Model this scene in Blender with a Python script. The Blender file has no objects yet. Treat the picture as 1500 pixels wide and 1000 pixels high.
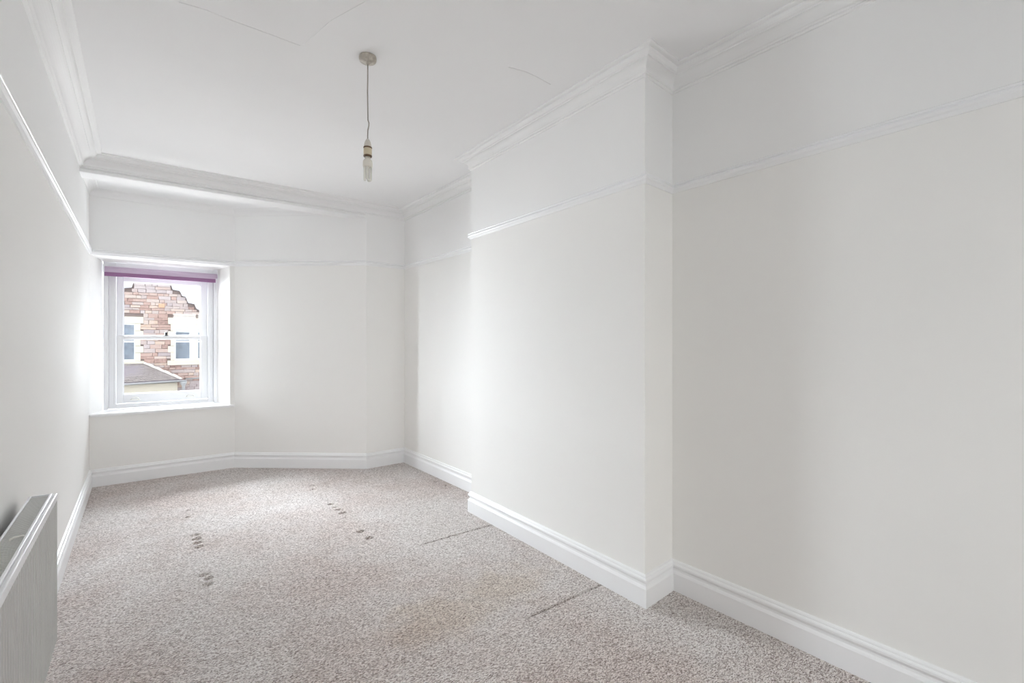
import bpy, bmesh, math, random
from mathutils import Vector, Matrix
random.seed(7)
sc = bpy.context.scene
COL = sc.collection
PI = math.pi

# ------------------------------------------------------------------ camera
cam_d = bpy.data.cameras.new('camera')
cam_d.sensor_width = 36.0
cam_d.lens = 710 / 1500 * 36.0
cam_d.clip_start = 0.02
cam_d.clip_end = 200
cam = bpy.data.objects.new('camera', cam_d)
COL.objects.link(cam)
cam.location = (0.385, 0.0, 1.40)
cam.rotation_euler = (PI / 2, 0, -math.atan(545 / 710))
sc.camera = cam

# ------------------------------------------------------------------ world: bright overcast sky
wd = bpy.data.worlds.new('overcast_sky')
sc.world = wd
wd.use_nodes = True
bg = wd.node_tree.nodes['Background']
bg.inputs['Color'].default_value = (0.93, 0.96, 1.0, 1)
bg.inputs['Strength'].default_value = 2.0

# ------------------------------------------------------------------ large area lights (daylight at the bay window, plus added fills)
def area(name, loc, target, sx, sy, power, color):
    l = bpy.data.lights.new(name, 'AREA')
    l.shape = 'RECTANGLE'; l.size = sx; l.size_y = sy
    l.energy = power; l.color = color
    o = bpy.data.objects.new(name, l); COL.objects.link(o)
    o.location = loc
    d = Vector(target) - Vector(loc)
    o.rotation_euler = d.to_track_quat('-Z', 'Y').to_euler()
    return o
# open sky over the street, seen from the bay window: above, to the left and to the right of the facing house
area('sky_above_street', (0.15, 10.6, 3.75), (0.60, 6.5, 1.45), 4.0, 2.1, 1120, (0.90, 0.94, 1.0))
area('sky_left_of_house', (-1.45, 10.6, 2.9), (0.60, 6.5, 1.45), 2.4, 4.4, 1800, (0.91, 0.95, 1.0))
area('sky_far_left', (-4.1, 9.8, 2.9), (0.60, 6.5, 1.45), 3.2, 4.4, 1220, (0.91, 0.95, 1.0))
area('upward_fill_near', (0.6, 9.2, -2.4), (0.60, 6.5, 1.45), 5.0, 3.0, 600, (0.985, 0.98, 0.99))  # unseen lamp added below sill level to brighten the bay ceiling
area('upward_fill_far', (-0.6, 14.0, -1.0), (0.60, 6.5, 1.45), 8.0, 1.6, 1250, (0.985, 0.98, 0.99))  # unseen lamp added over the street to brighten the main ceiling
# fill lamp added behind the camera, outside an added rear window
area('rear_fill', (1.55, -2.9, 2.1), (1.65, 1.9, 0.9), 1.5, 1.2, 85, (1.0, 0.98, 0.95))

sc.view_settings.view_transform = 'Standard'
sc.view_settings.look = 'None'
sc.view_settings.gamma = 1.0
sc.view_settings.use_curve_mapping = False
sc.view_settings.exposure = 0.30
sc.cycles.max_bounces = 16
sc.cycles.diffuse_bounces = 12
sc.cycles.sample_clamp_indirect = 6.0

# ------------------------------------------------------------------ materials
class NT:
    def __init__(s, name):
        s.m = bpy.data.materials.new(name); s.m.use_nodes = True
        s.t = s.m.node_tree; s.n = s.t.nodes; s.l = s.t.links
        s.b = s.n['Principled BSDF']
    def node(s, typ, **kw):
        n = s.n.new(typ)
        for k, v in kw.items(): setattr(n, k, v)
        return n
    def link(s, a, b): s.l.new(a, b)
    def math(s, op, a, b=None, c=None):
        n = s.node('ShaderNodeMath', operation=op)
        for i, v in enumerate((a, b, c)):
            if v is None: continue
            if isinstance(v, (int, float)): n.inputs[i].default_value = v
            else: s.link(v, n.inputs[i])
        return n.outputs[0]
    def mix(s, fac, a, b, mode='MIX'):
        n = s.node('ShaderNodeMix', data_type='RGBA', blend_type=mode)
        for sock, v in ((n.inputs[0], fac), (n.inputs[6], a), (n.inputs[7], b)):
            if isinstance(v, (int, float)): sock.default_value = v
            elif isinstance(v, tuple): sock.default_value = (*v, 1) if len(v) == 3 else v
            else: s.link(v, sock)
        return n.outputs[2]
    def noise(s, vec, scale, detail=2, rough=.5):
        n = s.node('ShaderNodeTexNoise'); n.inputs['Scale'].default_value = scale
        n.inputs['Detail'].default_value = detail; n.inputs['Roughness'].default_value = rough
        if vec is not None: s.link(vec, n.inputs['Vector'])
        return n
    def ramp(s, fac, stops):
        n = s.node('ShaderNodeValToRGB'); e = n.color_ramp.elements
        while len(e) < len(stops): e.new(.5)
        for el, (p, c) in zip(e, stops): el.position = p; el.color = (*c, 1)
        s.link(fac, n.inputs[0]); return n.outputs[0]
    def bump(s, h, strength, dist):
        n = s.node('ShaderNodeBump'); n.inputs['Strength'].default_value = strength
        n.inputs['Distance'].default_value = dist
        s.link(h, n.inputs['Height']); s.link(n.outputs[0], s.b.inputs['Normal'])
    def pos(s): return s.node('ShaderNodeNewGeometry').outputs['Position']
    def obj(s): return s.node('ShaderNodeTexCoord').outputs['Object']
    def set(s, color=None, rough=.5, metal=0, spec=.5):
        if color is not None:
            if isinstance(color, tuple): s.b.inputs['Base Color'].default_value = (*color, 1)
            else: s.link(color, s.b.inputs['Base Color'])
        s.b.inputs['Roughness'].default_value = rough
        s.b.inputs['Metallic'].default_value = metal
        s.b.inputs['Specular IOR Level'].default_value = spec
        return s.m

def painted(name, col, rough=.5, spec=.4, nscale=60, bump=.15, var=.015):
    k = NT(name); p = k.pos()
    n1 = k.noise(p, 3.0, 3); n2 = k.noise(p, nscale, 4, .6)
    c = k.mix(n1.outputs[0], tuple(max(0, x - var) for x in col), tuple(min(1, x + var) for x in col))
    k.bump(n2.outputs[0], bump, .002)
    return k.set(c, rough, 0, spec)

# wall emulsion: faint ivory under the picture rail, white above it
k = NT('wall_paint'); p = k.pos()
sep = k.node('ShaderNodeSeparateXYZ'); k.link(p, sep.inputs[0])
above = k.math('GREATER_THAN', sep.outputs[2], 2.265)
n1 = k.noise(p, 1.7, 3); n2 = k.noise(p, 130, 4, .65)
ivory = k.mix(n1.outputs[0], (.887, .881, .864), (.903, .897, .880))
white = k.mix(n1.outputs[0], (.888, .888, .886), (.904, .904, .902))
k.bump(n2.outputs[0], .12, .002)
M_WALL = k.set(k.mix(above, ivory, white), .55, 0, .3)

M_CEIL = painted('ceiling_paint', (.895, .895, .90), .8, .2, 90, .12, .01)
M_TRIM = painted('gloss_white_trim', (.90, .905, .915), .32, .5, 40, .05, .006)
M_CORN = painted('plaster_cornice_white', (.885, .885, .885), .6, .3, 70, .08, .006)
M_FRAME = painted('white_window_paint', (.82, .825, .845), .3, .5, 40, .05, .006)
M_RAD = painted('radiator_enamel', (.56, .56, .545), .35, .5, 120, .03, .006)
M_RADW = painted('radiator_white_enamel', (.84, .85, .87), .28, .5, 120, .02, .004)
M_RADD = painted('radiator_inside', (.16, .16, .155), .6, .3, 80, .05, .02)  # shade in the gaps under the grille slats put into this dark colour
M_GRILLE = painted('radiator_grille_enamel', (.60, .60, .58), .4, .5, 80, .03, .01)
M_CHROME = NT('clip_metal').set((.82, .81, .77), .3, .35)
M_BLACK = painted('black_metal', (.03, .03, .032), .4, .5, 60, .05, .008)

# carpet: grey-beige flecked loop pile
k = NT('flecked_carpet'); p = k.pos()
mp = k.node('ShaderNodeMapping'); k.link(p, mp.inputs[0])
mp.inputs['Rotation'].default_value = (0, 0, .5); mp.inputs['Scale'].default_value = (1.0, 2.1, 1.0)
vo = k.node('ShaderNodeTexVoronoi'); vo.inputs['Scale'].default_value = 135; k.link(mp.outputs[0], vo.inputs['Vector'])
sx = k.node('ShaderNodeSeparateColor'); k.link(vo.outputs['Color'], sx.inputs[0])
fl = k.noise(mp.outputs[0], 95, 4, .8)
f1 = k.math('MULTIPLY_ADD', fl.outputs[0], .9, k.math('MULTIPLY', sx.outputs[0], .55))
f1 = k.math('SUBTRACT', f1, .22)
grey = k.ramp(f1, [(.16, (.21, .17, .155)), (.37, (.55, .49, .465)), (.56, (.83, .775, .75)), (.76, (.96, .93, .91))])
brown = k.ramp(f1, [(.16, (.17, .125, .11)), (.37, (.46, .385, .355)), (.56, (.72, .63, .59)), (.76, (.92, .85, .82))])
lo = k.noise(p, 1.1, 4, .6)
bm_ = k.ramp(lo.outputs[0], [(.42, (0, 0, 0)), (.62, (1, 1, 1))])
base = k.mix(bm_, grey, brown)
# faded tan stain in the middle of the room
def blob(cx, cy, rx, ry, edge=.25):
    s_ = k.node('ShaderNodeSeparateXYZ'); k.link(p, s_.inputs[0])
    wob = k.noise(p, 5, 3)
    dx = k.math('DIVIDE', k.math('SUBTRACT', s_.outputs[0], cx), rx)
    dy = k.math('DIVIDE', k.math('SUBTRACT', s_.outputs[1], cy), ry)
    d = k.math('SQRT', k.math('ADD', k.math('MULTIPLY', dx, dx), k.math('MULTIPLY', dy, dy)))
    d = k.math('ADD', d, k.math('MULTIPLY_ADD', wob.outputs[0], 1.2, -.6))
    n = k.node('ShaderNodeMapRange', interpolation_type='SMOOTHSTEP'); k.link(d, n.inputs[0])
    n.inputs[1].default_value = 1.0; n.inputs[2].default_value = edge; n.inputs[3].default_value = 0; n.inputs[4].default_value = 1
    return n.outputs[0]
st = k.math('MAXIMUM', blob(2.0, 2.24, .50, .27), blob(1.60, 2.18, .36, .30))
base = k.mix(k.math('MULTIPLY', st, .40), base, (.80, .69, .54), 'MULTIPLY')
k.bump(k.math('ADD', f1, k.math('MULTIPLY', vo.outputs['Distance'], -1.5)), .75, .006)
M_CARPET = k.set(base, .95, 0, .1)

# thin clear glass (passes light straight through)
k = NT('window_glass')
tr = k.node('ShaderNodeBsdfTransparent'); tr.inputs[0].default_value = (.97, .985, .985, 1)
gl = k.node('ShaderNodeBsdfGlossy'); gl.inputs['Roughness'].default_value = .02
ms = k.node('ShaderNodeMixShader'); ms.inputs[0].default_value = .025
k.link(tr.outputs[0], ms.inputs[1]); k.link(gl.outputs[0], ms.inputs[2])
k.link(ms.outputs[0], k.n['Material Output'].inputs[0])
M_GLASS = k.m

k = NT('purple_blind_fabric'); p = k.obj()
w = k.noise(p, 300, 2)
k.bump(w.outputs[0], .2, .001)
M_BLIND = k.set(k.mix(w.outputs[0], (.245, .115, .235), (.30, .15, .285)), .55, 0, .35)
M_BLIND_L = NT('lilac_blind_roll').set((.56, .45, .58), .45)
k = NT('aged_white_plastic'); n = k.noise(k.obj(), 45, 3)
M_AGED = k.set(k.mix(n.outputs[0], (.62, .585, .53), (.74, .71, .66)), .4)
k = NT('rose_dusty_plastic'); n = k.noise(k.obj(), 30, 4, .65)
M_ROSE = k.set(k.ramp(n.outputs[0], [(.35, (.38, .34, .29)), (.6, (.60, .56, .50)), (.8, (.70, .67, .62))]), .45)
M_BASE = NT('bulb_base_plastic').set((.80, .77, .69), .4)
M_CREAM = NT('cream_bakelite').set((.66, .57, .42), .4)
M_RING = NT('brown_ring').set((.13, .075, .04), .45)
M_CORD = NT('twisted_cord').set((.36, .33, .29), .6)
M_TUBE = NT('lamp_tube_glass').set((.80, .79, .74), .18)

# exterior
def stone_mat(name, stops, scale):
    k = NT(name); oi = k.node('ShaderNodeObjectInfo'); o = k.obj()
    n = k.noise(k.pos(), scale, 4, .7)
    f = k.math('MULTIPLY_ADD', n.outputs[0], .45, k.math('MULTIPLY_ADD', oi.outputs['Random'], .8, -.12))
    c = k.ramp(f, stops); k.bump(n.outputs[0], .5, .02)
    return k.set(c, .9, 0, .15)
M_STONE = stone_mat('red_sandstone', [(.05, (.25, .17, .155)), (.22, (.45, .31, .27)), (.45, (.52, .39, .345)), (.62, (.48, .41, .40)), (.8, (.58, .48, .43)), (1, (.56, .39, .29))], 14)
M_STONEP = stone_mat('pale_sandstone', [(.0, (.40, .34, .345)), (.5, (.48, .41, .41)), (1, (.56, .49, .48))], 9)
M_ORANGE = NT('orange_sandstone').set((.62, .38, .25), .9)
M_MORTAR = painted('lime_mortar', (.24, .19, .175), .95, .1, 20, .4, .05)
M_LIME = painted('cream_limestone', (.66, .615, .53), .9, .15, 14, .25, .04)
M_RENDER = painted('cream_render', (.66, .60, .50), .9, .15, 14, .25, .03)
M_COPE = painted('weathered_coping', (.42, .41, .45), .9, .1, 14, .4, .06)
M_SLATE = stone_mat('grey_slate', [(.1, (.19, .17, .19)), (.4, (.28, .25, .28)), (.7, (.34, .30, .30)), (1, (.40, .36, .33))], 11)
M_HIPT = painted('mortar_bedded_hip', (.66, .62, .58), .95, .1, 30, .6, .10)
M_GUTTER = painted('grey_gutter', (.42, .42, .43), .5, .4, 20, .1, .03)
M_OUTFR = painted('white_sash_paint', (.78, .78, .77), .5, .4, 20, .1, .02)
k = NT('street_window_pane'); n = k.noise(k.pos(), 3.2, 3)
M_PANE = k.set(k.ramp(n.outputs[0], [(.3, (.05, .07, .10)), (.7, (.17, .21, .27))]), .12, 0, .35)
M_ASPH = painted('street_asphalt', (.16, .16, .165), .9, .1, 30, .3, .03)

# ------------------------------------------------------------------ mesh helpers
def link_bm(name, bm, mat, parent=None, smooth=False):
    me = bpy.data.meshes.new(name)
    bmesh.ops.recalc_face_normals(bm, faces=bm.faces)
    bm.to_mesh(me); bm.free()
    return link_me(name, me, mat, parent, smooth)
def link_me(name, me, mat, parent=None, smooth=False):
    if mat is not None and not me.materials: me.materials.append(mat)
    if smooth:
        for f in me.polygons: f.use_smooth = True
    o = bpy.data.objects.new(name, me); COL.objects.link(o)
    if parent is not None: o.parent = parent
    return o
def struct(o): o['kind'] = 'structure'; return o
def tag(o, label, cat, group=None):
    o['label'] = label; o['category'] = cat
    if group: o['group'] = group
    return o
def empty(name, loc):
    o = bpy.data.objects.new(name, None); COL.objects.link(o); o.location = loc
    o.empty_display_size = .05
    return o
def box(bm, x0, x1, y0, y1, z0, z1, bev=0.0):
    vs = [bm.verts.new((x, y, z)) for x in (x0, x1) for y in (y0, y1) for z in (z0, z1)]
    idx = [(0, 1, 3, 2), (4, 6, 7, 5), (0, 4, 5, 1), (2, 3, 7, 6), (0, 2, 6, 4), (1, 5, 7, 3)]
    fs = [bm.faces.new([vs[i] for i in q]) for q in idx]
    if bev > 0:
        es = list({e for f in fs for e in f.edges})
        bmesh.ops.bevel(bm, geom=es, offset=bev, segments=2, affect='EDGES', profile=.6)
def prism(bm, poly, z0, z1):
    a = [bm.verts.new((x, y, z0)) for x, y in poly]; b = [bm.verts.new((x, y, z1)) for x, y in poly]
    n = len(poly)
    bm.faces.new(a[::-1]); bm.faces.new(b)
    for i in range(n): bm.faces.new((a[i], a[(i + 1) % n], b[(i + 1) % n], b[i]))
def prism_y(bm, poly, y0, y1):          # polygon in x,z extruded along y
    a = [bm.verts.new((x, y0, z)) for x, z in poly]; b = [bm.verts.new((x, y1, z)) for x, z in poly]
    n = len(poly)
    bm.faces.new(a); bm.faces.new(b[::-1])
    for i in range(n): bm.faces.new((a[i], b[i], b[(i + 1) % n], a[(i + 1) % n]))
def lathe(bm, prof, cx, cy, seg=28):    # prof: (radius, z)
    rings = []
    for r, z in prof:
        if r < 1e-6: rings.append([bm.verts.new((cx, cy, z))])
        else: rings.append([bm.verts.new((cx + r * math.cos(2 * PI * i / seg), cy + r * math.sin(2 * PI * i / seg), z)) for i in range(seg)])
    for A, B in zip(rings, rings[1:]):
        for i in range(seg):
            j = (i + 1) % seg
            if len(A) == 1 and len(B) == 1: continue
            if len(A) == 1: bm.faces.new((A[0], B[i], B[j]))
            elif len(B) == 1: bm.faces.new((A[i], A[j], B[0]))
            else: bm.faces.new((A[i], A[j], B[j], B[i]))
def tube(bm, pts, r, seg=10):
    pts = [Vector(q) for q in pts]; rings = []
    up = Vector((0.13, 0.31, 0.94)).normalized()
    for i, q in enumerate(pts):
        d = (pts[min(i + 1, len(pts) - 1)] - pts[max(i - 1, 0)]).normalized()
        u = up if abs(d.dot(up)) < .9 else Vector((1, 0, 0))
        a = d.cross(u).normalized(); b = d.cross(a).normalized(); 
        rings.append([bm.verts.new(q + r * (math.cos(2 * PI * k_ / seg) * a + math.sin(2 * PI * k_ / seg) * b)) for k_ in range(seg)])
    for A, B in zip(rings, rings[1:]):
        best = min(range(seg), key=lambda s_: sum((A[i].co - B[(i + s_) % seg].co).length for i in range(seg)))
        for i in range(seg):
            bm.faces.new((A[i], A[(i + 1) % seg], B[(i + 1 + best) % seg], B[(i + best) % seg]))
    bm.faces.new(rings[0][::-1]); bm.faces.new(rings[-1])
def norm_r(a, b):
    dx, dy = b[0] - a[0], b[1] - a[1]; l = math.hypot(dx, dy)
    return (dy / l, -dx / l)
def mitres(poly):
    out = []
    for i, q in enumerate(poly):
        if i == 0: n = norm_r(poly[0], poly[1]); out.append(n); continue
        if i == len(poly) - 1: n = norm_r(poly[-2], poly[-1]); out.append(n); continue
        n1, n2 = norm_r(poly[i - 1], q), norm_r(q, poly[i + 1])
        k_ = 1 + n1[0] * n2[0] + n1[1] * n2[1]
        out.append(((n1[0] + n2[0]) / k_, (n1[1] + n2[1]) / k_))
    return out
def sweep(name_list, poly, prof, mat, parent=None):
    """one mitred moulding object per segment; prof = (projection, z) closed loop"""
    ms_ = mitres(poly); res = []
    for i, nm in enumerate(name_list):
        if nm is None: continue
        bm = bmesh.new(); R = []
        for j in (i, i + 1):
            R.append([bm.verts.new((poly[j][0] + p_ * ms_[j][0], poly[j][1] + p_ * ms_[j][1], z)) for p_, z in prof])
        n = len(prof)
        for a in range(n):
            b = (a + 1) % n
            bm.faces.new((R[0][a], R[0][b], R[1][b], R[1][a]))
        bm.faces.new(R[0]); bm.faces.new(R[1][::-1])
        o = link_bm(nm, bm, mat, parent)
        res.append(o)
    return res

# ------------------------------------------------------------------ room plan (metres, left wall x = 0, camera at y = 0)
YB = -1.55
CEIL = 2.91
BAYC = 2.865
W = [(0, YB), (0, 6.16), (1.222, 6.172), (2.365, 5.222), (2.83, 5.240), (2.83, 3.367), (2.548, 3.367), (2.507, 1.607), (2.787, 1.633), (2.786, YB)]
WN = ['wall_left', 'wall_bay_front', 'wall_bay_side', 'wall_bay_return', 'wall_right_far', 'wall_breast_far', 'wall_breast_front', 'wall_breast_near', 'wall_right_near']
TH = .14
mt = mitres(W)
RT = 3.05
OP = dict(x0=0.0, x1=1.175, z0=.70, z1=2.238)      # window opening at the room face
for i, nm in enumerate(WN):
    if nm == 'wall_bay_front': continue
    a, b = W[i], W[i + 1]
    if nm in ('wall_breast_far', 'wall_breast_near'):   # solid cheeks of the chimney breast
        n = norm_r(a, b)
        q = [a, b, (b[0] - TH * n[0] if nm == 'wall_breast_far' else b[0], b[1] - TH * n[1]), (a[0], a[1] - TH * n[1])]
        if nm == 'wall_breast_far': q = [a, b, (b[0] + .14, b[1] - .14), (a[0], a[1] - .14)]
        else: q = [a, b, (b[0], b[1] + .14), (a[0] + .14, a[1] + .14)]
    else:
        q = [a, b, (b[0] - TH * mt[i + 1][0], b[1] - TH * mt[i + 1][1]), (a[0] - TH * mt[i][0], a[1] - TH * mt[i][1])]
        if nm == 'wall_left': q = [a, (0, 6.17), (-TH, 6.17), (-TH, YB)]
        if nm == 'wall_bay_side': q = [a, b, (b[0] + .09, b[1] + .107), (a[0] + .45, a[1] + .0)]
        if nm == 'wall_bay_return': q = [a, b, (b[0] + .14, b[1] + .12), (a[0] + .092, a[1] + .105)]
        if nm == 'wall_right_far': q = [a, b, (b[0] + TH, b[1]), (a[0] + TH, a[1] + .118)]
        if nm == 'wall_breast_front': q = [a, b, (b[0] + .14, b[1] + .14), (a[0] + .14, a[1] - .14)]
        if nm == 'wall_right_near': q = [a, b, (b[0] + TH, b[1]), (a[0] + TH, a[1])]
    bm = bmesh.new(); prism(bm, q, 0, RT)
    struct(link_bm(nm, bm, M_WALL))

# bay front wall with a splayed window opening, 0.33 m deep
YF, YR = 6.16, 6.49
bx0, bx1, bz1 = .085, 1.088, 2.218                 # opening at the window box
bm = bmesh.new()
def hexa(bm, f, b):   # front quad (x0,x1,z0,z1), back quad
    vs = []
    for (x0, x1, z0, z1), y in ((f, YF), (b, YR)):
        for x, z in ((x0, z0), (x1, z0), (x1, z1), (x0, z1)):
            vs.append(bm.verts.new((x, y + (.012 * x / 1.222 if y == YF else 0), z)))
    for q in ((0, 1, 2, 3), (7, 6, 5, 4), (0, 4, 5, 1), (1, 5, 6, 2), (2, 6, 7, 3), (3, 7, 4, 0)):
        bm.faces.new([vs[i] for i in q])
hexa(bm, (0, 1.222, 0, .672), (-.14, 1.65, 0, .672))                 # under the window
hexa(bm, (0, 1.222, OP['z1'], RT), (-.14, 1.65, bz1, RT))            # above
hexa(bm, (-.14, OP['x0'], .672, OP['z1']), (-.14, bx0, .672, bz1))   # left splay
hexa(bm, (OP['x1'], 1.222, .672, OP['z1']), (bx1, 1.65, .672, bz1))  # right splay
struct(link_bm('wall_bay_front', bm, M_WALL))

# rear wall behind the camera, with an opening added to let the fill light in
bm = bmesh.new()
R0, R1, RZ0, RZ1 = 1.0, 2.1, .95, 2.15
box(bm, 0, R0, YB - .2, YB, 0, RT); box(bm, R1, 2.786, YB - .2, YB, 0, RT)
box(bm, R0, R1, YB - .2, YB, 0, RZ0); box(bm, R0, R1, YB - .2, YB, RZ1, RT)
struct(link_bm('wall_back', bm, M_WALL))
bm = bmesh.new()
for x in (R0, (R0 + R1) / 2 - .025, R1 - .05): box(bm, x, x + .05, YB - .17, YB - .11, RZ0, RZ1)
for z in (RZ0, 1.58, RZ1 - .05): box(bm, R0 + .05, (R0 + R1) / 2 - .025, YB - .165, YB - .115, z, z + .05); box(bm, (R0 + R1) / 2 + .025, R1 - .05, YB - .165, YB - .115, z, z + .05)
w2 = struct(link_bm('added_rear_window', bm, M_FRAME))  # unseen window added to carry the rear fill lamp
bm = bmesh.new(); box(bm, R0 + .02, R1 - .02, YB - .142, YB - .138, RZ0 + .02, RZ1 - .02)
link_bm('pane', bm, M_GLASS, w2)

# ceilings
bm = bmesh.new()
prism(bm, [(0, YB), (0, 5.222), (2.83, 5.240), (2.83, 3.367), (2.548, 3.367), (2.507, 1.607), (2.787, 1.633), (2.786, YB)], CEIL, CEIL + .06)
struct(link_bm('ceiling', bm, M_CEIL))
bm = bmesh.new()
prism(bm, [(0, 5.37), (0, 6.16), (1.222, 6.172), (2.19, 5.368)], BAYC, BAYC + .06)
struct(link_bm('ceiling_bay', bm, M_CEIL))

# hairline paper seams in the ceiling
def seam(pts, w=.0035):
    bm = bmesh.new(); tube(bm, [(x, y, CEIL + .0006) for x, y in pts], w, 6)
    link_bm('paper_seam', bm, M_CEIL, bpy.data.objects['ceiling'], True)
seam([(1.994, 2.127), (2.098, 2.106), (2.176, 2.109), (2.30, 2.122)])
seam([(.522, 2.614), (.619, 2.601), (.743, 2.613), (.891, 2.615), (1.035, 2.622)], .0026)
seam([(1.045, 2.60), (1.060, 2.53), (1.099, 2.328), (1.179, 2.105)], .002)

# carpeted floor: fine grid with castor dents and open seams between carpet widths
def inside(x, y, P):
    c_ = False; j = len(P) - 1
    for i in range(len(P)):
        if (P[i][1] > y) != (P[j][1] > y) and x < (P[j][0] - P[i][0]) * (y - P[i][1]) / (P[j][1] - P[i][1]) + P[i][0]: c_ = not c_
        j = i
    return c_
FP = [(W[i][0] - .03 * mt[i][0], W[i][1] - .03 * mt[i][1]) for i in range(len(W))]
FP[0] = (-.03, YB - .03); FP[-1] = (2.816, YB - .03)
DENTS = [(1.083, 3.444, 1.1), (1.076, 3.370, 1.1), (1.062, 3.302, 1.2), (1.045, 3.223, 1.2),
         (0.926, 2.788, 1.1), (0.920, 2.738, 1.0), (0.900, 2.660, 1.1), (1.19, 3.90, .7), (1.17, 3.76, .7),
         (1.924, 4.622, .9), (1.925, 4.53, .9), (1.905, 4.145, 1.0), (1.90, 4.075, .8), (1.903, 4.0, .8), (1.895, 3.907, 1.1),
         (1.783, 3.447, 1.2), (1.782, 3.328, 1.0), (2.63, 4.487, 1.0), (2.65, 4.44, .8), (2.66, 4.327, .9)]
def floor_fit(px, py):   # floor point under a sight line given as pixel in a 1500x1000 frame
    f_ = 710; th = math.atan(545 / f_); c_, s_ = math.cos(th), math.sin(th)
    Z = f_ * 1.4 / (py - 500); X = (px - 750) * Z / f_
    return .385 + X * c_ + Z * s_, -X * s_ + Z * c_
DENTS = []
for px, py, r in [(286.5, 783, 1), (288, 789, 1.1), (290, 794.5, 1.1), (292, 800, 1.2), (299, 841, 1.1), (306, 846.5, 1), (304.5, 855, 1.1),
                  (457, 711, .9), (458, 716.5, .9), (485, 738, 1), (491, 742.5, .8), (496, 746, .9), (502, 751, 1.2), (528, 778, 1.2), (541, 787.5, 1.1),
                  (633, 703, .9), (638, 705, .9), (651, 710.5, 1), (276, 747, .6), (275, 757, .7)]:
    x, y = floor_fit(px, py); DENTS.append((x, y, r))
SEAMS = [(3.03, 1.92, 2.54), (1.90, 1.95, 2.52)]
xs = [-.03 + .0085 * i for i in range(340)]
ys = []
y = YB - .03
while y < 6.25:
    ys.append(y); y += .03 if (y < 1.2 or y > 5.3) else .0085
for s_, _, _ in SEAMS: ys = [q for q in ys if abs(q - s_) > .009] + [s_ - .0075, s_ - .0035, s_ + .0035, s_ + .0075]
ys.sort()
rf = random.Random(3)
verts = []; nx = len(xs)
for y in ys:
    for x in xs:
        z = rf.uniform(-.0012, .0006)
        for s_, a, b in SEAMS:
            if abs(y - s_) < .004 and a < x < b: z -= .022 if x > a + .12 or rf.random() > .45 else .004
        verts.append([x, y, z])
import bisect
for dx, dy, r in DENTS:
    R = .022 * r
    for j in range(bisect.bisect(ys, dy - .06), bisect.bisect(ys, dy + .06)):
        for i in range(max(0, int((dx + .03 - .06) / .0085)), min(nx, int((dx + .03 + .06) / .0085) + 2)):
            d = math.hypot((xs[i] - dx) / 1.15, ys[j] - dy)
            if d < R: verts[j * nx + i][2] -= .034 * (1 - (d / R) ** 2) ** .6
faces = []
for j in range(len(ys) - 1):
    yc = (ys[j] + ys[j + 1]) / 2
    for i in range(nx - 1):
        if inside((xs[i] + xs[i + 1]) / 2, yc, FP):
            faces.append((j * nx + i, j * nx + i + 1, (j + 1) * nx + i + 1, (j + 1) * nx + i))
me = bpy.data.meshes.new('floor'); me.from_pydata(verts, [], faces); me.update()
struct(link_me('floor', me, M_CARPET, None, True))

# ------------------------------------------------------------------ skirting boards, picture rails, cornices
SK = [(0, 0), (.022, 0), (.022, .098), (.018, .106), (.012, .112), (.010, .122), (.012, .129), (.019, .131), (.0215, .137), (.0215, .146), (.018, .151), (.013, .153), (.012, .160), (.008, .166), (0, .168)]
sweep_names = ['baseboard_left', 'baseboard_bay_front', 'baseboard_bay_side', 'baseboard_bay_return', 'baseboard_right_far', 'baseboard_breast_far', 'baseboard_breast_front', 'baseboard_breast_near', 'baseboard_right_near']
for o in sweep(sweep_names, W, SK, M_TRIM): struct(o)
PR = [(0, 2.238), (.007, 2.238), (.010, 2.243), (.014, 2.250), (.021, 2.256), (.023, 2.263), (.021, 2.270), (.015, 2.2725), (.014, 2.276), (.020, 2.279), (.022, 2.284), (.018, 2.288), (.010, 2.291), (0, 2.291)]
for o in sweep(['trim_%d' % (i + 1) for i in range(9)], W, PR, M_TRIM): struct(o)

CP = [(0, 0), (.145, 0), (.145, .007), (.135, .011), (.112, .012), (.110, .018), (.104, .027), (.094, .033), (.080, .036), (.078, .042)]
for a in range(1, 9):   # cove
    t_ = a / 8 * PI / 2
    CP.append((.078 - .054 * math.sin(t_), .042 + .040 * (1 - math.cos(t_))))
CP += [(.026, .084), (.027, .090), (.022, .095), (.014, .096), (.014, .103), (.009, .108), (0, .109)]
CW = [(0, YB), (0, 5.222), (2.83, 5.240)] + W[5:]
CPn = [(p_ * .72, d) for p_, d in CP]
cn = ['trim_1%d' % i for i in range(7)]
for o in sweep(cn[:2] + [None] * 5, CW, [(p_, CEIL - d) for p_, d in CP], M_CORN): struct(o)
for o in sweep([None] * 2 + cn[2:], CW, [(p_, CEIL - d) for p_, d in CPn], M_CORN): struct(o)
# beam over the bay opening with its lower bead mouldings
bm = bmesh.new(); prism(bm, [(0, 5.222), (2.365, 5.237 - .015), (2.19, 5.37), (0, 5.37)], 2.762, CEIL + .06)
beam = struct(link_bm('trim_20', bm, M_CORN))
bm = bmesh.new(); prism(bm, [(2.365, 5.222), (2.83, 5.240), (2.83, 5.37), (2.19, 5.37)], 2.98, CEIL + .08); bm.free()
BP = [(0, 2.762), (.030, 2.762), (.034, 2.766), (.034, 2.784), (.028, 2.789), (.014, 2.790), (.012, 2.797), (.024, 2.801), (.028, 2.808), (.024, 2.815), (.010, 2.818), (.006, 2.826), (0, 2.828)]
for o in sweep(['trim_21'], [(0, 5.222), (2.345, 5.222)], BP, M_CORN): struct(o)
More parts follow.
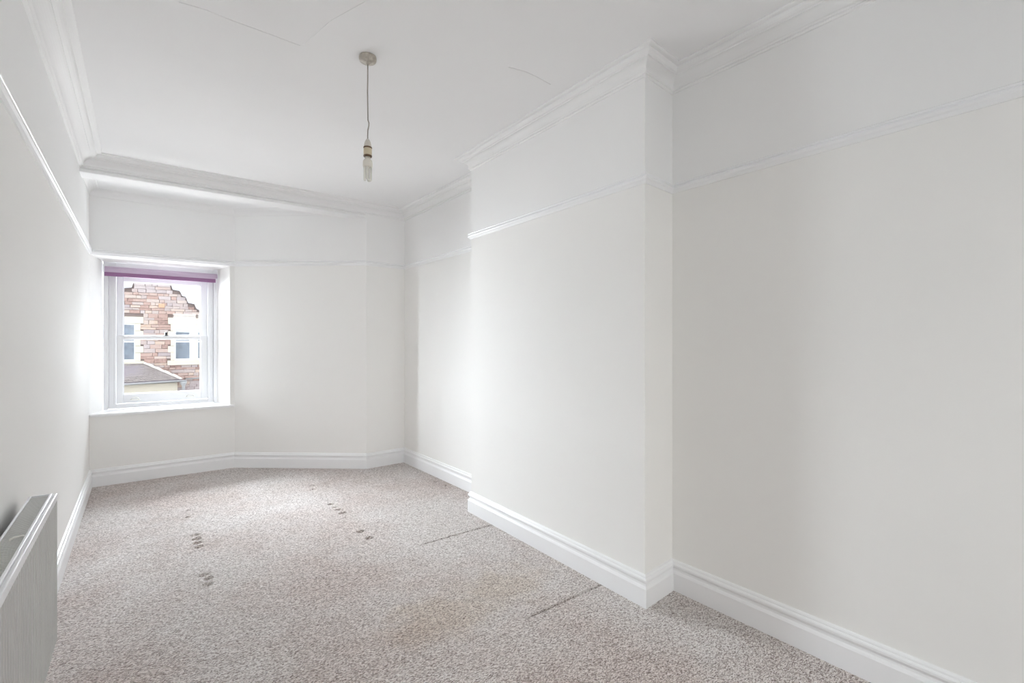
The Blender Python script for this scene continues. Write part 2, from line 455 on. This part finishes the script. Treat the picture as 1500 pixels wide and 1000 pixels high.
# small plaster cove under the bay ceiling
BC = [(0, BAYC), (.07, BAYC)]
for a in range(0, 7):
    t_ = a / 6 * PI / 2
    BC.append((.066 - .062 * math.sin(t_), BAYC - .004 - .062 * (1 - math.cos(t_))))
BC.append((0, BAYC - .07))
for o in sweep(['trim_22', 'trim_23', 'trim_24'], [(0, 5.37), (0, 6.16), (1.222, 6.172), (2.19, 5.368)], BC, M_CORN): struct(o)

# ------------------------------------------------------------------ window 1: sash window in the bay
win = bpy.data.objects.new('window_1', None); COL.objects.link(win); win.location = (.59, 6.5, .70); struct(win)
inv = Matrix.Translation(-win.location)
def wpart(name, bm, mat, parent=win, smooth=False):
    bm.transform(inv if parent is win else Matrix.Translation(-win.location))
    return link_bm(name, bm, mat, parent, smooth)
BX0, BX1 = .088, 1.086
bm = bmesh.new()   # box frame: jamb linings, head, sill
box(bm, BX0, .128, 6.470, 6.62, .70, 2.222, .003); box(bm, 1.052, BX1, 6.470, 6.62, .70, 2.222, .003)
box(bm, .1285, .188, 6.492, 6.62, .70, 2.222, .004); box(bm, .998, 1.0515, 6.492, 6.62, .70, 2.222, .004)
box(bm, .1885, .9975, 6.492, 6.62, 2.10, 2.222, .004)
box(bm, .1885, .9975, 6.490, 6.64, .70, .748, .004)
box(bm, .170, .188, 6.484, 6.492, .748, 2.10, .002); box(bm, .998, 1.016, 6.484, 6.492, .748, 2.10, .002)
wpart('frame', bm, M_FRAME)
def sash(name, y0, y1, z0, z1, bot, top):
    bm = bmesh.new()
    box(bm, .190, .245, y0, y1, z0, z1, .004); box(bm, .935, .996, y0, y1, z0, z1, .004)
    box(bm, .2455, .9345, y0, y1, z0, z0 + bot, .004); box(bm, .2455, .9345, y0, y1, z1 - top, z1, .004)
    for x0, x1, zz0, zz1 in ((.245, .253, z0 + bot, z1 - top), (.927, .935, z0 + bot, z1 - top), (.253, .927, z0 + bot, z0 + bot + .008), (.253, .927, z1 - top - .008, z1 - top)):
        box(bm, x0, x1, y0 + .012, y1 - .004, zz0, zz1)
    s_ = wpart(name, bm, M_FRAME)
    bm = bmesh.new(); box(bm, .247, .933, y0 + .020, y0 + .024, z0 + bot + .002, z1 - top - .002)
    g = wpart('pane', bm, M_GLASS, s_)
    return s_
lo_s = sash('lower_sash', 6.500, 6.540, .752, 1.462, .092, .036)
up_s = sash('upper_sash', 6.548, 6.588, 1.426, 2.098, .036, .062)
# black catch on the meeting rail
bm = bmesh.new(); lathe(bm, [(0, 1.462), (.020, 1.462), (.020, 1.468), (.013, 1.474), (.011, 1.486), (.014, 1.494), (.009, 1.503), (0, 1.505)], .612, 6.520, 16); box(bm, .588, .640, 6.508, 6.532, 1.462, 1.467)
wpart('catch', bm, M_BLACK, lo_s, True)['label'] = 'small black catch on the meeting rail'
for x in (.345, .832):   # D-shaped sash lifts
    bm = bmesh.new()
    tube(bm, [(x + .033 * math.cos(t_), 6.500 - .016 * math.sin(t_) - .004, .789 + .020 * math.sin(t_)) for t_ in [PI * i / 12 for i in range(13)]], .0045, 8)
    box(bm, x - .042, x + .042, 6.495, 6.500, .780, .792, .001)
    wpart('sash_lift', bm, M_CHROME, lo_s, True)['label'] = 'pale metal sash lift on the bottom rail'
# window board
bm = bmesh.new()
zt = .70; pts = [(0.0, 6.128), (1.222, 6.140), (1.222, 6.171), (OP['x1'] - .001, 6.172), (1.089, 6.488), (.086, 6.488), (0.002, 6.16), (0, 6.16)]
a = [bm.verts.new((x, y, .672)) for x, y in pts]; b = [bm.verts.new((x, y, zt)) for x, y in pts]
bm.faces.new(a); bm.faces.new(b[::-1])
for i in range(len(pts)): bm.faces.new((a[i], b[i], b[(i + 1) % len(pts)], a[(i + 1) % len(pts)]))
bmesh.ops.bevel(bm, geom=[e for e in bm.edges if all(v.co.y < 6.145 for v in e.verts)], offset=.007, segments=3, affect='EDGES')
wpart('window_sill', bm, M_TRIM)

# roller blind
bl = empty('roller_blind', (.585, 6.42, 2.10))
def bpart(name, bm, mat, smooth=False):
    bm.transform(Matrix.Translation(-Vector((.585, 6.42, 2.10)))); return link_bm(name, bm, mat, bl, smooth)
def xcyl(bm, x0, x1, y, z, r, seg=20): tube(bm, [(x0, y, z), (x1, y, z)], r, seg)
bm = bmesh.new(); xcyl(bm, .100, 1.082, 6.42, 2.140, .026)
o = bpart('roll', bm, M_BLIND_L, True); o['label'] = 'rolled lilac fabric'
bm = bmesh.new(); box(bm, .100, 1.064, 6.392, 6.395, 2.088, 2.138); 
bpart('hanging_fabric', bm, M_BLIND_L)
bm = bmesh.new(); box(bm, .100, 1.064, 6.384, 6.400, 2.064, 2.104, .004)
bpart('bottom_bar', bm, M_BLIND)
for x0, x1 in ((.086, .099), (1.0825, 1.0865)):
    bm = bmesh.new(); box(bm, x0, x1, 6.395, 6.445, 2.108, 2.185, .0015)
    bpart('bracket', bm, M_FRAME)['label'] = 'white plastic end bracket'
tag(bl, 'purple roller blind rolled up at the top of the sash window', 'blind')

# ------------------------------------------------------------------ pendant light
PX, PY = 1.344, 2.507
pd = empty('pendant_light', (PX, PY, CEIL))
def ppart(name, bm, mat, parent=pd, smooth=True):
    bm.transform(Matrix.Translation((-PX, -PY, -CEIL))); return link_bm(name, bm, mat, parent, smooth)
bm = bmesh.new(); lathe(bm, [(0, CEIL), (.044, CEIL), (.0455, CEIL - .006), (.045, CEIL - .017), (.042, CEIL - .024), (.034, CEIL - .029), (.020, CEIL - .031), (.012, CEIL - .033), (.010, CEIL - .040), (.004, CEIL - .042), (0, CEIL - .042)], PX, PY, 32)
ppart('ceiling_rose', bm, M_ROSE)['label'] = 'dusty plastic ceiling rose'
zz = [2.875, 2.80, 2.72, 2.66, 2.60, 2.575, 2.560, 2.545, 2.52, 2.49, 2.465]
ox = [0, .0, -.001, .0, .001, .001, .006, .006, .001, .0, 0]
bm = bmesh.new()
tube(bm, [(PX + o_ * .8, PY - o_ * .6, z) for z, o_ in zip(zz, ox)], .0034, 8)
ppart('cord', bm, M_CORD)
bm = bmesh.new(); lathe(bm, [(0, 2.474), (.006, 2.474), (.010, 2.468), (.016, 2.455), (.019, 2.440), (.020, 2.429), (0, 2.429)], PX, PY)
hold = ppart('lamp_holder', bm, M_AGED)
for z in (2.427, 2.383):
    bm = bmesh.new(); lathe(bm, [(0, z + .004), (.0215, z + .004), (.0225, z), (.0215, z - .004), (0, z - .004)], PX, PY)
    ppart('ring', bm, M_RING, hold)['label'] = 'dark brown holder ring'
bm = bmesh.new(); lathe(bm, [(0, 2.424), (.021, 2.424), (.0215, 2.405), (.021, 2.387), (0, 2.387)], PX, PY)
ppart('barrel', bm, M_CREAM, hold)['label'] = 'cream bakelite barrel'
bulb = None
bm = bmesh.new(); lathe(bm, [(0, 2.379), (.013, 2.379), (.013, 2.370), (.016, 2.366), (.023, 2.358), (.025, 2.348), (.0252, 2.330), (.024, 2.324), (0, 2.323)], PX, PY)
bulb = ppart('bulb_base', bm, M_BASE)
for k_ in range(3):
    th = 2 * PI * k_ / 3 + .55
    cx, cy = PX + .0150 * math.cos(th), PY + .0150 * math.sin(th)
    tx, ty = -math.sin(th), math.cos(th)
    w_ = .0095
    pts = [(cx - tx * w_, cy - ty * w_, 2.324), (cx - tx * w_, cy - ty * w_, 2.262)]
    for i in range(1, 8):
        a_ = PI * i / 8
        pts.append((cx - tx * w_ * math.cos(a_), cy - ty * w_ * math.cos(a_), 2.262 - .0065 * math.sin(a_)))
    pts += [(cx + tx * w_, cy + ty * w_, 2.262), (cx + tx * w_, cy + ty * w_, 2.324)]
    bm = bmesh.new(); tube(bm, pts, .0050, 10)
    ppart('tube', bm, M_TUBE, bulb)
tag(pd, 'bare hanging cord with a ceiling rose and an unlit energy-saving bulb', 'pendant light')

# ------------------------------------------------------------------ radiator on the left wall
RY0, RY1 = 1.30, 2.70
XF, XBk = .117, .036
ZB, ZT = .183, .782
rd = empty('panel_radiator', (.07, 2.0, ZB))
def rpart(name, bm, mat, parent=rd, smooth=False):
    bm.transform(Matrix.Translation((-.07, -2.0, -ZB))); return link_bm(name, bm, mat, parent, smooth)
# fluted front panel: profile in plan, extruded upwards
def fluted(x_face, sign, z0, z1, name):
    pitch = .0333; outer = []
    y = RY0
    while y < RY1 - pitch * .5:
        for t_, d in ((0, .0), (.20, .0), (.30, .0065), (.40, .0100), (.72, .0100), (.82, .0065), (.92, .0)):
            outer.append((x_face - sign * d, y + t_ * pitch))
        y += pitch
    outer.append((x_face, RY1))
    back = x_face - sign * .013
    bm = bmesh.new()
    fv0 = [bm.verts.new((x, yy, z0)) for x, yy in outer]; fv1 = [bm.verts.new((x, yy, z1)) for x, yy in outer]
    bv0 = [bm.verts.new((back, yy, z0)) for x, yy in outer]; bv1 = [bm.verts.new((back, yy, z1)) for x, yy in outer]
    n = len(outer)
    for i in range(n - 1):
        bm.faces.new((fv0[i], fv0[i + 1], fv1[i + 1], fv1[i])); bm.faces.new((bv0[i + 1], bv0[i], bv1[i], bv1[i + 1]))
        bm.faces.new((fv1[i], fv1[i + 1], bv1[i + 1], bv1[i])); bm.faces.new((fv0[i + 1], fv0[i], bv0[i], bv0[i + 1]))
    bm.faces.new((fv0[0], fv1[0], bv1[0], bv0[0])); bm.faces.new((fv0[-1], bv0[-1], bv1[-1], fv1[-1]))
    return rpart(name, bm, M_RAD)
fp = fluted(XF, 1, ZB, ZT - .030, 'front_panel')
bm = bmesh.new()   # plain top band and double ridged rail
box(bm, XF - .014, XF, RY0, RY1, ZT - .030, ZT - .008, .002)
rpart('top_band', bm, M_RADW)
bm = bmesh.new()
box(bm, XF - .008, XF + .001, RY0, RY1 + .001, ZT - .008, ZT, .003)
box(bm, XF - .013, XF - .008, RY0, RY1, ZT - .008, ZT - .004, .001)
box(bm, XF - .023, XF - .013, RY0, RY1 + .001, ZT - .008, ZT + .001, .003)
rpart('top_rail', bm, M_RADW)
bm = bmesh.new(); box(bm, XBk, XBk + .012, RY0, RY1, ZB, ZT - .006, .002)
rpart('rear_panel', bm, M_RADD)
bm = bmesh.new(); box(bm, XBk - .001, XBk + .006, RY0, RY1 + .001, ZT - .006, ZT + .001, .002); box(bm, XBk + .006, XF - .023, RY1 - .005, RY1 + .001, ZT - .008, ZT + .001, .001)
rpart('grille_frame', bm, M_RADW)
bm = bmesh.new(); n = int((RY1 - RY0 - .02) / .0125)
for i in range(n):
    y = RY0 + .01 + i * .0125
    box(bm, XBk + .006, XF - .023, y, y + .0055, ZT - .012, ZT - .0015)
o = rpart('grille_slats', bm, M_GRILLE); o['kind'] = 'stuff'
bm = bmesh.new(); box(bm, XBk + .013, XF - .015, RY0 + .01, RY1 - .012, ZT - .10, ZT - .04)
rpart('convector_fins', bm, M_RADD)
bm = bmesh.new(); box(bm, XBk + .012, XF - .014, RY1 - .002, RY1, ZB, ZT - .0085)
rpart('side_panel', bm, M_RAD)
bm = bmesh.new(); tube(bm, [(.063, 2.145, ZT - .004), (.065, 2.145, ZT + .003), (.072, 2.150, ZT + .005), (.090, 2.158, ZT + .0045), (.094, 2.159, ZT + .002)], .0032, 8)
rpart('grille_clip', bm, M_CHROME, rd, True)['label'] = 'bright metal clip on the grille'
for y in (1.6, 2.42):
    bm = bmesh.new(); box(bm, 0.0005, XBk, y - .012, y + .012, ZB + .05, ZT - .08)
    rpart('wall_bracket', bm, M_RADD)
tag(rd, 'white fluted panel radiator with top grille mounted low on the left wall', 'radiator')

# ------------------------------------------------------------------ house across the street (seen through the window)
HY = 20.0
hs = empty('stone_house', (.717, HY, -3.2))
HO = Vector((.717, HY, -3.2))
def hpart(name, bm, mat, parent=hs, smooth=False):
    bm.transform(Matrix.Translation(-HO)); return link_bm(name, bm, mat, parent, smooth)
# stepped gable outline (x, z), symmetric about x = 0.717
half = [(.49, 3.37), (.52, 3.22), (.545, 3.14), (.74, 3.11), (.78, 3.02), (.80, 2.95), (.91, 2.915), (.95, 2.80), (.975, 2.72), (1.16, 2.68), (1.20, 2.57), (1.23, 2.52), (1.37, 2.44), (1.42, 2.30), (1.62, 2.26), (1.68, 2.08), (1.88, 2.04), (1.95, 1.86), (2.2, 1.82), (2.25, 1.6), (2.6, 1.55)]
outline = [(.717 + a, z) for a, z in half]
full = [(2 * .717 - x, z) for x, z in outline[::-1]] + outline
bm = bmesh.new()
poly = [(full[0][0], -3.2)] + full + [(full[-1][0], -3.2)]
a = [bm.verts.new((x, HY, z)) for x, z in poly]; b = [bm.verts.new((x, HY + .5, z)) for x, z in poly]
bm.faces.new(a); bm.faces.new(b[::-1])
for i in range(len(poly)): bm.faces.new((a[i], b[i], b[(i + 1) % len(poly)], a[(i + 1) % len(poly)]))
hpart('wall', bm, M_MORTAR)
def width_at(z):
    w_ = 0
    for (a0, z0), (a1, z1) in zip(half, half[1:]):
        if z <= z0: w_ = max(w_, a0 if z > z1 else 0)
    # largest half width whose top is above z
    best = .0
    for a0, z0 in half:
        if z0 >= z: best = max(best, a0)
    return best
# coping stones along the steps
for (a0, z0), (a1, z1) in zip(half, half[1:]):
    for s_ in (1, -1):
        bm = bmesh.new()
        x0, x1 = .717 + s_ * a0, .717 + s_ * a1
        L = math.hypot(x1 - x0, z1 - z0); ux, uz = (x1 - x0) / L, (z1 - z0) / L
        nx_, nz_ = (-uz, ux) if s_ > 0 else (uz, -ux)
        t_ = .022 if abs(ux) > abs(uz) else .010
        q = [(x0, z0), (x1, z1), (x1 + nx_ * t_, z1 + nz_ * t_), (x0 + nx_ * t_, z0 + nz_ * t_)]
        prism_y(bm, q, HY - .08, HY + .4)
        hpart('coping_stone', bm, M_COPE)
bm = bmesh.new(); box(bm, .717 - .49, .717 + .49, HY - .03, HY + .4, 3.37, 3.39, .01)
hpart('coping_stone', bm, M_STONEP)
# cream window surrounds, sashes and panes
WINS = [dict(x0=-1.03, x1=.474, lights=[(-.82, -.38), (-.18, .262)]), dict(x0=1.133, x1=2.60, lights=[(1.321, 1.766), (1.964, 2.41)])]
WZ0, WZ1, WT, WB = .80, 1.985, 2.205, .60
blocks = []     # rectangles of dressed stone, to keep the rubble out of
for wv in WINS:
    L = wv['lights']
    bm = bmesh.new(); box(bm, wv['x0'], wv['x1'], HY - .045, HY + .1, WZ1, WT, .008)
    hpart('lintel', bm, M_LIME); blocks.append((wv['x0'], wv['x1'], WZ1, WT))
    bm = bmesh.new(); box(bm, wv['x0'] - .02, wv['x1'] + .02, HY - .08, HY + .1, WB, WZ0 - .04, .01)
    hpart('sill', bm, M_LIME); blocks.append((wv['x0'] - .02, wv['x1'] + .02, WB, WZ0 - .04))
    z = WZ0 - .04; alt = 0
    for hq in (.27, .22, .30, .20, .235):
        e = .0 if alt % 2 else -.075
        x0, x1 = wv['x0'] - e if e else wv['x0'], wv['x1'] + e if e else wv['x1']
        for xa, xb in ((x0, L[0][0]), (L[1][1], x1)):
            bm = bmesh.new(); box(bm, xa, xb, HY - .04, HY + .1, z + .003, z + hq - .003, .006)
            hpart('quoin', bm, M_LIME)
        blocks.append((x0, x1, z, z + hq)); z += hq; alt += 1
    bm = bmesh.new(); box(bm, L[0][1], L[1][0], HY - .04, HY + .1, WZ0 - .04, WZ1, .006)
    hpart('mullion', bm, M_LIME)
    for xa, xb in L:
        bm = bmesh.new(); t_ = .028
        box(bm, xa, xa + t_, HY - .015, HY + .02, WZ0 - .04, WZ1); box(bm, xb - t_, xb, HY - .015, HY + .02, WZ0 - .04, WZ1)
        box(bm, xa + t_, xb - t_, HY - .015, HY + .02, WZ0 - .04, WZ0 + .02); box(bm, xa + t_, xb - t_, HY - .015, HY + .02, WZ1 - .045, WZ1)
        box(bm, xa + t_, xb - t_, HY - .02, HY + .02, 1.37, 1.43)
        fr = hpart('window', bm, M_OUTFR)
        for za, zb in ((WZ0 + .02, 1.37), (1.43, WZ1 - .045)):
            bm = bmesh.new(); box(bm, xa + t_, xb - t_, HY - .006, HY - .002, za, zb)
            hpart('pane', bm, M_PANE, fr)
# coursed rubble stones
meshes = []
for v in range(6):
    rr = random.Random(40 + v); bm = bmesh.new()
    box(bm, -.5, .5, -.5, .5, -.5, .5)
    for vt in bm.verts: vt.co += Vector((rr.uniform(-.035, .035), rr.uniform(-.25, .1) if vt.co.y < 0 else 0, rr.uniform(-.09, .09)))
    bmesh.ops.bevel(bm, geom=[e for e in bm.edges if all(q.co.y < 0 for q in e.verts)], offset=.06, segments=1, affect='EDGES')
    bmesh.ops.recalc_face_normals(bm, faces=bm.faces)
    m_ = bpy.data.meshes.new('stone'); bm.to_mesh(m_); bm.free(); m_.materials.append(M_STONE); meshes.append(m_)
meshes_p = []
for m_ in meshes[:3]:
    c_ = m_.copy(); c_.materials[0] = M_STONEP; meshes_p.append(c_)
rs = random.Random(11)
far_bm = bmesh.new(); count = 0
z = -1.2; cand = []
while z < 3.36:
    hgt = rs.choice([.07, .085, .10, .12, .135]) if z < 2.3 else rs.choice([.075, .09, .105, .115])
    if z + hgt > 3.37: hgt = 3.37 - z
    if hgt < .04: break
    hw = width_at(z + hgt - .005)
    ivs = [(.717 - hw, .717 + hw)]
    for bx in blocks:
        if bx[2] < z + hgt - .012 and bx[3] > z + .012:
            nv = []
            for p0, p1 in ivs:
                if bx[1] <= p0 or bx[0] >= p1: nv.append((p0, p1)); continue
                if bx[0] > p0: nv.append((p0, bx[0]))
                if bx[1] < p1: nv.append((bx[1], p1))
            ivs = nv
    for p0, p1 in ivs:
        x = p0
        while x < p1 - .02:
            ln = rs.uniform(.12, .36) if hgt > .08 else rs.uniform(.16, .42)
            if p1 - (x + ln) < .10: ln = p1 - x
            cand.append((x, x + ln, z, z + hgt)); x += ln
    z += hgt
for x0, x1, z0, z1 in cand:
    cx_, cz_ = (x0 + x1) / 2, (z0 + z1) / 2
    g = .010; vis = -.15 < cx_ < 2.2 and cz_ > -.45 and not (cz_ < .05 and cx_ < 1.35) and not (cz_ < .35 and cx_ < .75)
    if vis and count < 295:
        pale = cz_ > 2.98 and rs.random() < .75 or rs.random() < .12
        if abs(cx_ - .95) < .14 and abs(cz_ - 2.58) < .055: pale = False
        o = bpy.data.objects.new('stone', (rs.choice(meshes_p) if pale else rs.choice(meshes))); COL.objects.link(o)
        o.parent = hs
        o.location = Vector((cx_, HY - .008 + rs.uniform(-.006, .006), cz_)) - HO
        o.scale = (x1 - x0 - g, .05, z1 - z0 - g); count += 1
    else:
        box(far_bm, x0 + g / 2, x1 - g / 2, HY - .03 + rs.uniform(-.006, .006), HY + .01, z0 + g / 2, z1 - g / 2)
o = hpart('rubble_stones', far_bm, M_STONE); o['kind'] = 'stuff'
bm = bmesh.new(); box(bm, .88, 1.04, HY - .055, HY + .005, 2.53, 2.66, .012)
hpart('orange_block', bm, M_ORANGE)['label'] = 'single bright orange stone block'
# thin pipe along the wall
tag(hs, 'red sandstone house with stepped gable across the street beyond the window', 'house')

# lean-to annex with slate roof in front of the house
AXo = Vector((.6, 19.0, -3.2))
ax = empty('slate_roofed_annex', AXo)
def apart(name, bm, mat, parent=ax, smooth=False):
    bm.transform(Matrix.Translation(-AXo)); return link_bm(name, bm, mat, parent, smooth)
EL, ER = Vector((-1.6, 18.35, .13)), Vector((1.46, 19.15, .16))    # eave line
TL, TR = Vector((-1.4, 19.90, .70)), Vector((.51, 19.90, .67))     # top of slope against the house
bm = bmesh.new()   # rendered wall under the eave
q = [(EL.x, EL.y + .12), (ER.x - .10, ER.y + .10), (1.30, 19.90), (EL.x, 19.90)]
prism(bm, q, -3.2, .06)
apart('rendered_wall', bm, M_RENDER)
HB = Vector((1.52, 19.90, .16))
def bil(u, v): return (EL.lerp(ER, u)).lerp(TL.lerp(TR, u), v)
nrm = (ER - EL).cross(TL - EL).normalized()
bm = bmesh.new()   # roof deck: front slope and hip end
v = [bm.verts.new(q_) for q_ in (EL, ER, TR, TL, HB)]
w_ = [bm.verts.new(q_ - Vector((0, 0, .05))) for q_ in (EL, ER, TR, TL, HB)]
bm.faces.new((v[0], v[1], v[2], v[3])); bm.faces.new((v[1], v[4], v[2]))
bm.faces.new((w_[3], w_[2], w_[1], w_[0])); bm.faces.new((w_[2], w_[4], w_[1]))
for i, j in ((0, 1), (1, 4), (4, 2), (2, 3), (3, 0)): bm.faces.new((v[i], w_[i], w_[j], v[j]))
deck = apart('roof_deck', bm, M_SLATE)
bm = bmesh.new(); rs2 = random.Random(5)   # individual slates in lapped courses
rows = 13
for r_ in range(rows):
    v0, v1 = r_ / rows, (r_ + 1.25) / rows
    n_ = 20
    for c_ in range(n_):
        u0, u1 = (c_ + (r_ % 2) * .5) / n_, (c_ + 1 + (r_ % 2) * .5) / n_
        u1 = min(u1, 1.0)
        if u0 >= 1: continue
        u1 -= .004
        lift0, lift1 = .026 + rs2.uniform(0, .008), .010
        P = [bil(u0, v0) + nrm * lift0, bil(u1, v0) + nrm * lift0, bil(u1, min(v1, 1)) + nrm * lift1, bil(u0, min(v1, 1)) + nrm * lift1]
        t4 = [bm.verts.new(q_) for q_ in P]; b4 = [bm.verts.new(q_ - nrm * .009) for q_ in P]
        bm.faces.new(t4); bm.faces.new(b4[::-1])
        for i in range(4): bm.faces.new((t4[i], b4[i], b4[(i + 1) % 4], t4[(i + 1) % 4]))
o = apart('slates', bm, M_SLATE, deck); o['kind'] = 'stuff'
for i in range(9):   # mortar-bedded hip tiles
    a_, b_ = ER.lerp(TR, i / 9), ER.lerp(TR, (i + 1.05) / 9)
    bm = bmesh.new(); up_ = Vector((0, 0, .045 + .012 * (i % 2)))
    d_ = (b_ - a_).normalized(); sd = d_.cross(Vector((0, 0, 1))).normalized() * .065
    ring = [[q_ - sd + up_ * .3, q_ - sd * .5 + up_ * 1.1, q_ + up_ * 1.4, q_ + sd * .5 + up_ * 1.1, q_ + sd + up_ * .3] for q_ in (a_, b_)]
    vv = [[bm.verts.new(q_) for q_ in rg] for rg in ring]
    for j in range(4): bm.faces.new((vv[0][j], vv[0][j + 1], vv[1][j + 1], vv[1][j]))
    bm.faces.new(vv[0]); bm.faces.new(vv[1][::-1]); bm.faces.new((vv[0][4], vv[0][0], vv[1][0], vv[1][4]))
    apart('hip_tile', bm, M_HIPT)
d_ = (ER - EL).normalized(); fr_ = Vector((d_.y, -d_.x, 0)).normalized()   # towards the street
bm = bmesh.new()   # half-round gutter
A0, A1 = EL + fr_ * .05 - Vector((0, 0, .02)), ER + fr_ * .05 + d_ * .12 - Vector((0, 0, .02))
rings = []
for q_ in (A0, A1):
    o_ = []
    for rr, rng in ((.055, range(0, 9)), (.047, range(8, -1, -1))):
        for i in rng:
            t_ = PI * i / 8
            o_.append(bm.verts.new(q_ + fr_ * rr * math.cos(t_) - Vector((0, 0, rr * math.sin(t_)))))
    rings.append(o_)
n = len(rings[0])
for i in range(n): bm.faces.new((rings[0][i], rings[0][(i + 1) % n], rings[1][(i + 1) % n], rings[1][i]))
bm.faces.new(rings[0]); bm.faces.new(rings[1][::-1])
apart('gutter', bm, M_GUTTER, ax, True)
bm = bmesh.new(); q_ = A1 - d_ * .08
lathe(bm, [(0, q_.z - .05), (.10, q_.z - .05), (.09, q_.z - .10), (.045, q_.z - .19), (.04, -3.2), (0, -3.2)], q_.x, q_.y, 12)
apart('downpipe', bm, M_GUTTER, ax, True)['label'] = 'hopper and downpipe at the gutter end'
tag(ax, 'low cream-rendered annex with grey slate roof in front of the stone house', 'house')
bm = bmesh.new(); tube(bm, [(1.62, HY - .12, .13), (3.2, HY - .12, .15)], .022, 8)
bm.transform(Matrix.Translation(-HO)); o = link_bm('wall_pipe', bm, M_GUTTER, hs, True)
# street
bm = bmesh.new(); box(bm, -14, 16, 6.8, 26, -3.3, -3.2)
o = struct(link_bm('street_ground', bm, M_ASPH))
